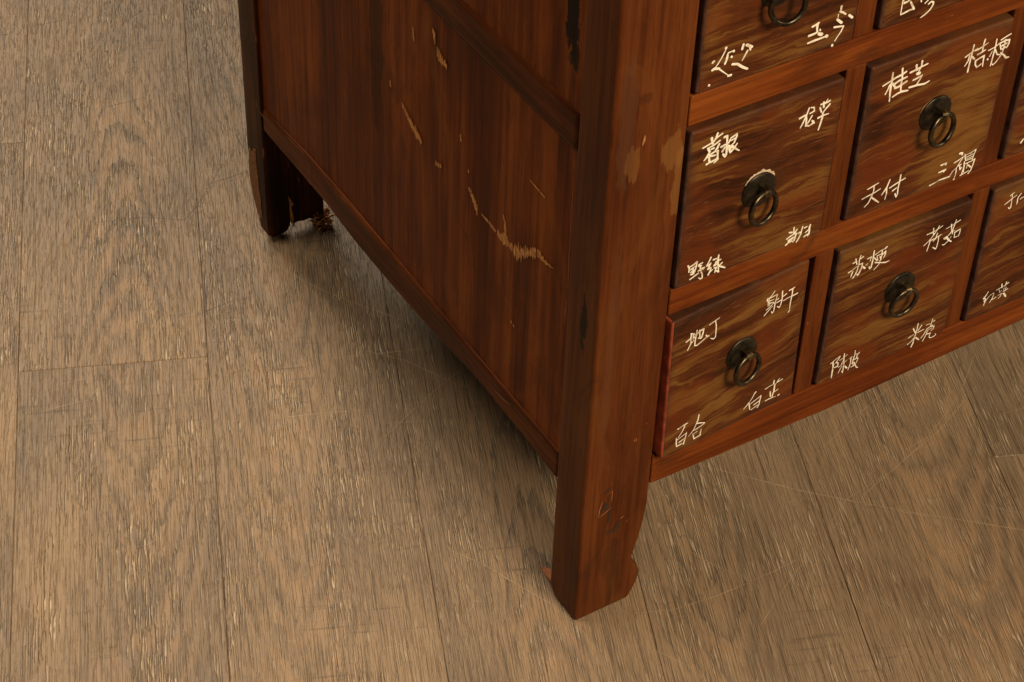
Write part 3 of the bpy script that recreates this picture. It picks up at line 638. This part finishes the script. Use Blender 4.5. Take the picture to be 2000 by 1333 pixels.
# left side: rails, recessed boards
low = [(34.3,112.5),(47,113.1),(70,115.4),(91,116.8),(111,117.2),(140,118.6),(175,116.2),(211,113.4),(250,112.6),(284,112.5),(321,113.2),(345,115.6),(363,117.3),(394,118),(475.7,117.6)]
top = [(475.7,139.5),(450,141),(400,145.5),(330,146),(260,144),(205,142),(130,140),(95,139.4),(34.3,138)]
def side_rail(pts, x0, x1, bw, flip=False):
    f = (lambda x: W - x) if flip else (lambda x: x)
    return bevel(obj('side_rail', loft([[(f(x), y*mm, z*mm) for y, z in pts] for x in (x0, x1)]), chest, [M_side_rail]), bw, 3, 28)
for flip in (False, True):
    side_rail(low + top, .0009, .022, .0030, flip)
    side_rail([(34.3,387),(475.7,391),(475.7,420),(34.3,418)], .0012, .022, .0050, flip)
    side_rail([(34.3,690),(475.7,690),(475.7,726),(34.3,726)], .0009, .022, .003, flip)
    for z0, z1 in ((.124,.402),(.404,.700)):
        xs = (.0030, .012) if not flip else (W-.012, W-.0030)
        q = bevel(obj('side_panel', box(xs[0], xs[1], .030, .480, z0, z1), chest, [M_panel]), .0005, 1)
        if not flip and z0 < .2: panel0 = q
# back, bottom, top
for i in range(4):
    w4 = (W - .02)/4
    bevel(obj('back_board', box(.01 + w4*i + .0004, .01 + w4*(i+1) - .0004, .494, .502, .13, .722), chest, [M_inside]), .001, 1)
obj('bottom_board', box(.013, W-.013, .0225, .4935, .1205, .1295), chest, [M_inside])
bevel(obj('top_board', box(-.012, W+.012, -.012, D+.010, .7285, .752), chest, [M_rail]), .004, 3)
for z in (.2745, .422, .5695):
    obj('dust_shelf', box(.013, W-.013, .0225, .4935, z-.004, z+.004), chest, [M_inside])

# torn slivers of bare wood on the side board and along its edges
def torn(parent, strokes, x, name='torn_scratch', mat=None):
    bm = bmesh.new()
    rt = random.Random(21)
    n = 0
    for (w0, w1, pts) in strokes:
        P = [Vector(p)*mm for p in pts]
        tot = sum((b-a).length for a, b in zip(P, P[1:]))
        steps = max(3, int(tot/.0008))
        for i in range(steps):
            t = i/(steps-1)
            s = t*tot
            for a, b in zip(P, P[1:]):
                l = (b-a).length
                if s <= l or b is P[-1]:
                    p = a.lerp(b, min(1, s/max(l, 1e-9))); break
                s -= l
            hgt = 1.35*(w0 + (w1-w0)*t)*mm*rt.uniform(.45, 1.25)
            wd = .0012*rt.uniform(.7, 1.3)
            up = rt.uniform(.35, .65)
            if rt.random() < .10: continue
            n += 1
            xx = x - .00012 - n*.000004
            yy = p.x + rt.uniform(-.0003, .0003)
            vv = [bm.verts.new((xx, yy+a_, p.y+b_)) for a_, b_ in ((-wd*.5, -hgt*(1-up)*.7), (0, -hgt*(1-up)), (wd*.5, -hgt*(1-up)*.6), (wd*.5, hgt*up*.7), (0, hgt*up), (-wd*.5, hgt*up*.6))]
            bm.faces.new(vv)
    return obj(name, bm, parent, [mat or M_bare], kind='stuff')
torn(panel0, [
    (2.5, 7, [(159,277),(153.6,272),(148,266.6)]), (1, 3.5, [(141,267),(134,266.7),(125,265.4)]),
    (5, 9, [(121.6,265.5),(114.7,266),(109.5,266)]), (2, 9, [(115,285),(113.4,279),(111.5,270)]), (8, 4, [(112.6,278),(110.4,266)]),
    (4, 11, [(108,266),(102,266.6),(96,268)]), (11, 6, [(96,268),(90,272),(84.7,276.5)]), (7, 6, [(84.7,276.5),(79,280),(73.5,284)]),
    (6, 3, [(72,285),(67,284),(63.6,283.7)]), (3, .7, [(63.6,283.7),(55.6,285)]),
    (1, 1.2, [(85.2,334.6),(78.6,333.7),(68.1,332.8)]), (3, 2, [(100.9,204.6),(99,203.6)]), (2, 2, [(97.6,203.4),(97,203)]),
    (2.4, 2, [(159.6,292.2),(158.6,291.5)]),
    (2, 4, [(248.4,289.3),(242,285)]), (4, 7, [(242,285),(236.9,281.5),(228,277)]), (7, 3.5, [(228,277),(220.8,274.5)]),
    (6, 8, [(200.1,359.6),(196,358)]), (7, 3, [(196,358),(188.6,357)]), (4, 7, [(206,374),(203.4,369)]), (5, 3, [(232,358),(231,352)]),
    (4, 4, [(263.7,297),(263.4,295)]), (3, 3, [(201,269.5),(194,272)]), (4, 3, [(169.1,314),(168.7,311)])], .0030)
EDGE = [(4.0, [(482.3, 144.7), (480.9, 140.5), (479.7, 135.8)]), (2.5, [(477.8, 136.0), (471.4, 136.1), (464.4, 134.6)]), (2.0, [(430.1, 143.4), (419.7, 144), (406.7, 145), (393.8, 145.6)]), (2.0, [(392.4, 143), (391.2, 136.9), (391.8, 129.0)]), (6.0, [(394.9, 123.4), (389.8, 121.8)]), (4.0, [(364.4, 145.6), (356.1, 145.5)]), (2.5, [(341.2, 146), (333.8, 146), (327.4, 145.8)]), (2.5, [(480.4, 220.2), (479.2, 216.2), (477.9, 212.3)]), (1.6, [(35.0, 372.9), (34.6, 343.9), (34.1, 312.0), (33.4, 287.8)]), (2.0, [(33.9, 276.6), (34.1, 267.7), (34.2, 254.7)]), (4.0, [(113.5, 130.8), (103.3, 132.4), (92.6, 134.1)]), (3.0, [(55.3, 138.7), (50.1, 138.3)])]
bm = bmesh.new()
re_ = random.Random(9)
for i, (w, pl) in enumerate(EDGE):
    ribbon(bm, [(a*mm, b*mm) for a, b in pl], w*.00050, -.0004 - i*.00001, re_, 'x')
obj('chipped_edges', bm, chest, [M_bare_pale], kind='stuff')

# ---------------------------------------------------------------- drawers with pulls and herb names
def disc_plate():
    bm = bmesh.new()
    n = 40
    rings = []
    for r, y in ((.0128, 0), (.0128, -.0006), (.0122, -.0013), (.0075, -.0018), (.0025, -.0020)):
        rings.append([bm.verts.new((r*math.cos(2*math.pi*i/n)*(1+.012*math.sin(5*i)), y, r*math.sin(2*math.pi*i/n)*(1+.010*math.cos(3.3*i)))) for i in range(n)])
    for a, b in zip(rings, rings[1:]):
        for i in range(n):
            bm.faces.new((a[i], a[(i+1) % n], b[(i+1) % n], b[i]))
    bm.faces.new(rings[-1])
    bmesh.ops.recalc_face_normals(bm, faces=bm.faces)
    for f in bm.faces: f.smooth = True
    return bm
def staple_bm():
    """a folded strap: two legs through the plate and a round eye standing out from it"""
    bm = bmesh.new()
    n = 14
    prof = []
    for i in range(n+1):
        a = math.pi*(.5 + i/n)                      # eye in the y-z plane
        prof.append((-.0055 + .0040*math.sin(a+math.pi/2)*1.0, .0040*math.cos(a+math.pi/2)))
    prof = [(0.0, .0036)] + [(-.0050 - .0036*math.sin(math.pi*i/n), .0036*math.cos(math.pi*i/n)) for i in range(n+1)] + [(0.0, -.0036)]
    wd, th = .0021, .0009
    inn = []
    for i, (y, z) in enumerate(prof):
        cy, cz = -.0050, 0.0
        k = .0036
        if y > -.0050: inn.append((y, z - th if z > 0 else z + th))
        else:
            l = math.hypot(y-cy, z-cz); inn.append((cy + (y-cy)*(l-th)/l, cz + (z-cz)*(l-th)/l))
    loops = []
    for (y, z), (y2, z2) in zip(prof, inn):
        loops.append([bm.verts.new(p) for p in ((-wd, y, z), (wd, y, z), (wd, y2, z2), (-wd, y2, z2))])
    for a, b in zip(loops, loops[1:]):
        for i in range(4):
            bm.faces.new((a[i], a[(i+1) % 4], b[(i+1) % 4], b[i]))
    bm.faces.new(loops[0]); bm.faces.new(loops[-1])
    bmesh.ops.recalc_face_normals(bm, faces=bm.faces)
    return bm
def ring_bm():
    bm = bmesh.new()
    n = 40
    tube(bm, [(.0110*math.sin(2*math.pi*i/n), 0, -.0100 + .0110*math.cos(2*math.pi*i/n)) for i in range(n)], .00178, 10, True)
    for f in bm.faces: f.smooth = True
    return bm
def as_mesh(bm, name, mat):
    me = bpy.data.meshes.new(name)
    bm.normal_update(); bm.to_mesh(me); bm.free(); me.materials.append(mat)
    return me
me_plate = as_mesh(disc_plate(), 'backplate', M_bronze)
me_staple = as_mesh(staple_bm(), 'staple', M_brass)
me_ring = as_mesh(ring_bm(), 'ring', M_ring)

def strokes_bm(text, cx, cz):
    """brush strokes, each a thin raised ribbon of paint with rounded ends"""
    bm = bmesh.new()
    rk = random.Random(len(text))
    for si, st in enumerate(text.split(';')):
        w, nums = st.split(':')
        w = int(w)*1e-4
        a = [int(q)*1e-4 for q in nums.split()]
        P = [Vector((a[i]-cx, a[i+1]-cz)) for i in range(0, len(a), 2)]
        y = -.00010 - si*.000014
        m = len(P)
        wid = [w*rk.uniform(.78, 1.14) for _ in P]
        if m > 2: wid[-1] *= rk.uniform(.55, .95)
        for i in range(m-1):
            d = (P[i+1]-P[i])
            if d.length < 1e-6: continue
            d.normalize(); nr = Vector((-d.y, d.x))
            q = [P[i]+nr*wid[i]/2, P[i]-nr*wid[i]/2, P[i+1]-nr*wid[i+1]/2, P[i+1]+nr*wid[i+1]/2]
            f = bm.faces.new([bm.verts.new((p.x, y - i*1e-6, p.y)) for p in q])
        for i in range(m):
            n = 10
            c = bm.verts.new((P[i].x, y - 7e-6 - i*1e-6 - .00012, P[i].y))
            rg = [bm.verts.new((P[i].x + wid[i]/2*math.cos(2*math.pi*t/n), y - 7e-6 - i*1e-6, P[i].y + wid[i]/2*math.sin(2*math.pi*t/n))) for t in range(n)]
            for t in range(n):
                bm.faces.new((c, rg[t], rg[(t+1) % n]))
    for f in bm.faces:
        if f.normal.y > 0: f.normal_flip()
    return bm

HALF = .0605
pull_pos = {(0,0): (117,206), (0,1): (250.5,206), (0,2): (385,206), (1,0): (112.2,345), (1,1): (250.3,353.5), (1,2): (385,352), (2,0): (106.5,493), (2,1): (249,497)}
tilts = {(0,0): (-1.5, 0, 3.3), (0,1): (0, .3, -.3), (1,0): (-.2, 0, 0), (1,1): (.2, 0, -.3)}
label_of = {(0,0): 'lowest drawer at the corner post, its left edge pulled out and red', (1,0): 'drawer with a pale worn rim above its ring pull'}
for r, (z0, z1) in enumerate(rows):
    for c_, (x0, x1) in enumerate(cols):
        cx, cz = (x0+x1)/2*mm, (z0+z1)/2*mm
        hw, hz = (x1-x0)/2*mm, (z1-z0)/2*mm
        yf = -.0022
        bm = box(-hw, hw, 0, .024, -hz, hz)
        bm.normal_update()
        bm.faces.ensure_lookup_table()
        for f in bm.faces:
            if abs(f.normal.x) > .5: f.material_index = 2 if f.normal.x < -.5 and (r, c_) == (0, 0) else 1
        d = obj('drawer', bm, chest, [M_drawer, M_brown_edge, M_red], loc=(cx, yf, cz))
        bevel(d, .0022, 3)
        t = tilts.get((r, c_), (R.uniform(-.3,.3), R.uniform(-.25,.25), R.uniform(-.4,.2)))
        d.rotation_euler = tuple(math.radians(q) for q in t)
        if (r, c_) in label_of: d['label'] = label_of[(r, c_)]
        # the box behind the front
        bmx = bmesh.new()
        for a in ((-hw+.002, -hw+.010, .0243, .46, -hz+.003, hz-.012), (hw-.010, hw-.002, .0243, .46, -hz+.003, hz-.012), (-hw+.0102, hw-.0102, .0243, .46, -hz+.003, -hz+.009), (-hw+.0102, hw-.0102, .452, .46, -hz+.0092, hz-.012)):
            add_box(bmx, *a)
        obj('drawer_box', bmx, d, [M_inside])
        px, pz = pull_pos.get((r, c_), ((x0+x1)/2 + R.uniform(-1,4), (z0+z1)/2 + R.uniform(2,6)))
        px, pz = px*mm - cx, pz*mm - cz
        obj('backplate', me_plate, d, loc=(px, -.00005, pz), rot=(0, R.uniform(0, 6), 0))
        obj('staple', me_staple, d, loc=(px, -.0016, pz + .0022), rot=(0, R.uniform(-.15,.15), 0))
        obj('ring', me_ring, d, loc=(px, -.0080, pz + .0020), rot=(R.uniform(-.14, .05), R.uniform(-.16,.20), R.uniform(-.38,.25)))
        if (r, c_) in ((1,0), (1,1)):
            bmp = bmesh.new()
            n = 26
            a0, a1, wid = (.45, 2.6, .0023) if c_ == 0 else (1.9, 2.9, .0011)
            prev = None
            for i in range(n+1):
                a = a0 + (a1-a0)*i/n
                k = max(0.0, math.sin(math.pi*i/n))**.6*wid*R.uniform(.45, 1.15)
                v = [bmp.verts.new((px + q*math.cos(a), -.00012, pz + q*math.sin(a))) for q in (.0124, .0129 + k)]
                if prev: bmp.faces.new((prev[0], prev[1], v[1], v[0]))
                prev = v
            obj('worn_rim', bmp, d, [plain('pale_rim', (.42,.30,.20), (.66,.52,.38), 400, .7) if c_ == 0 else M_bare_pale])
        for (hr, hc, hk), txt in HERBS.items():
            if (hr, hc) == (r, c_):
                obj('herb_name', strokes_bm(txt, cx, cz), d, [M_paint])
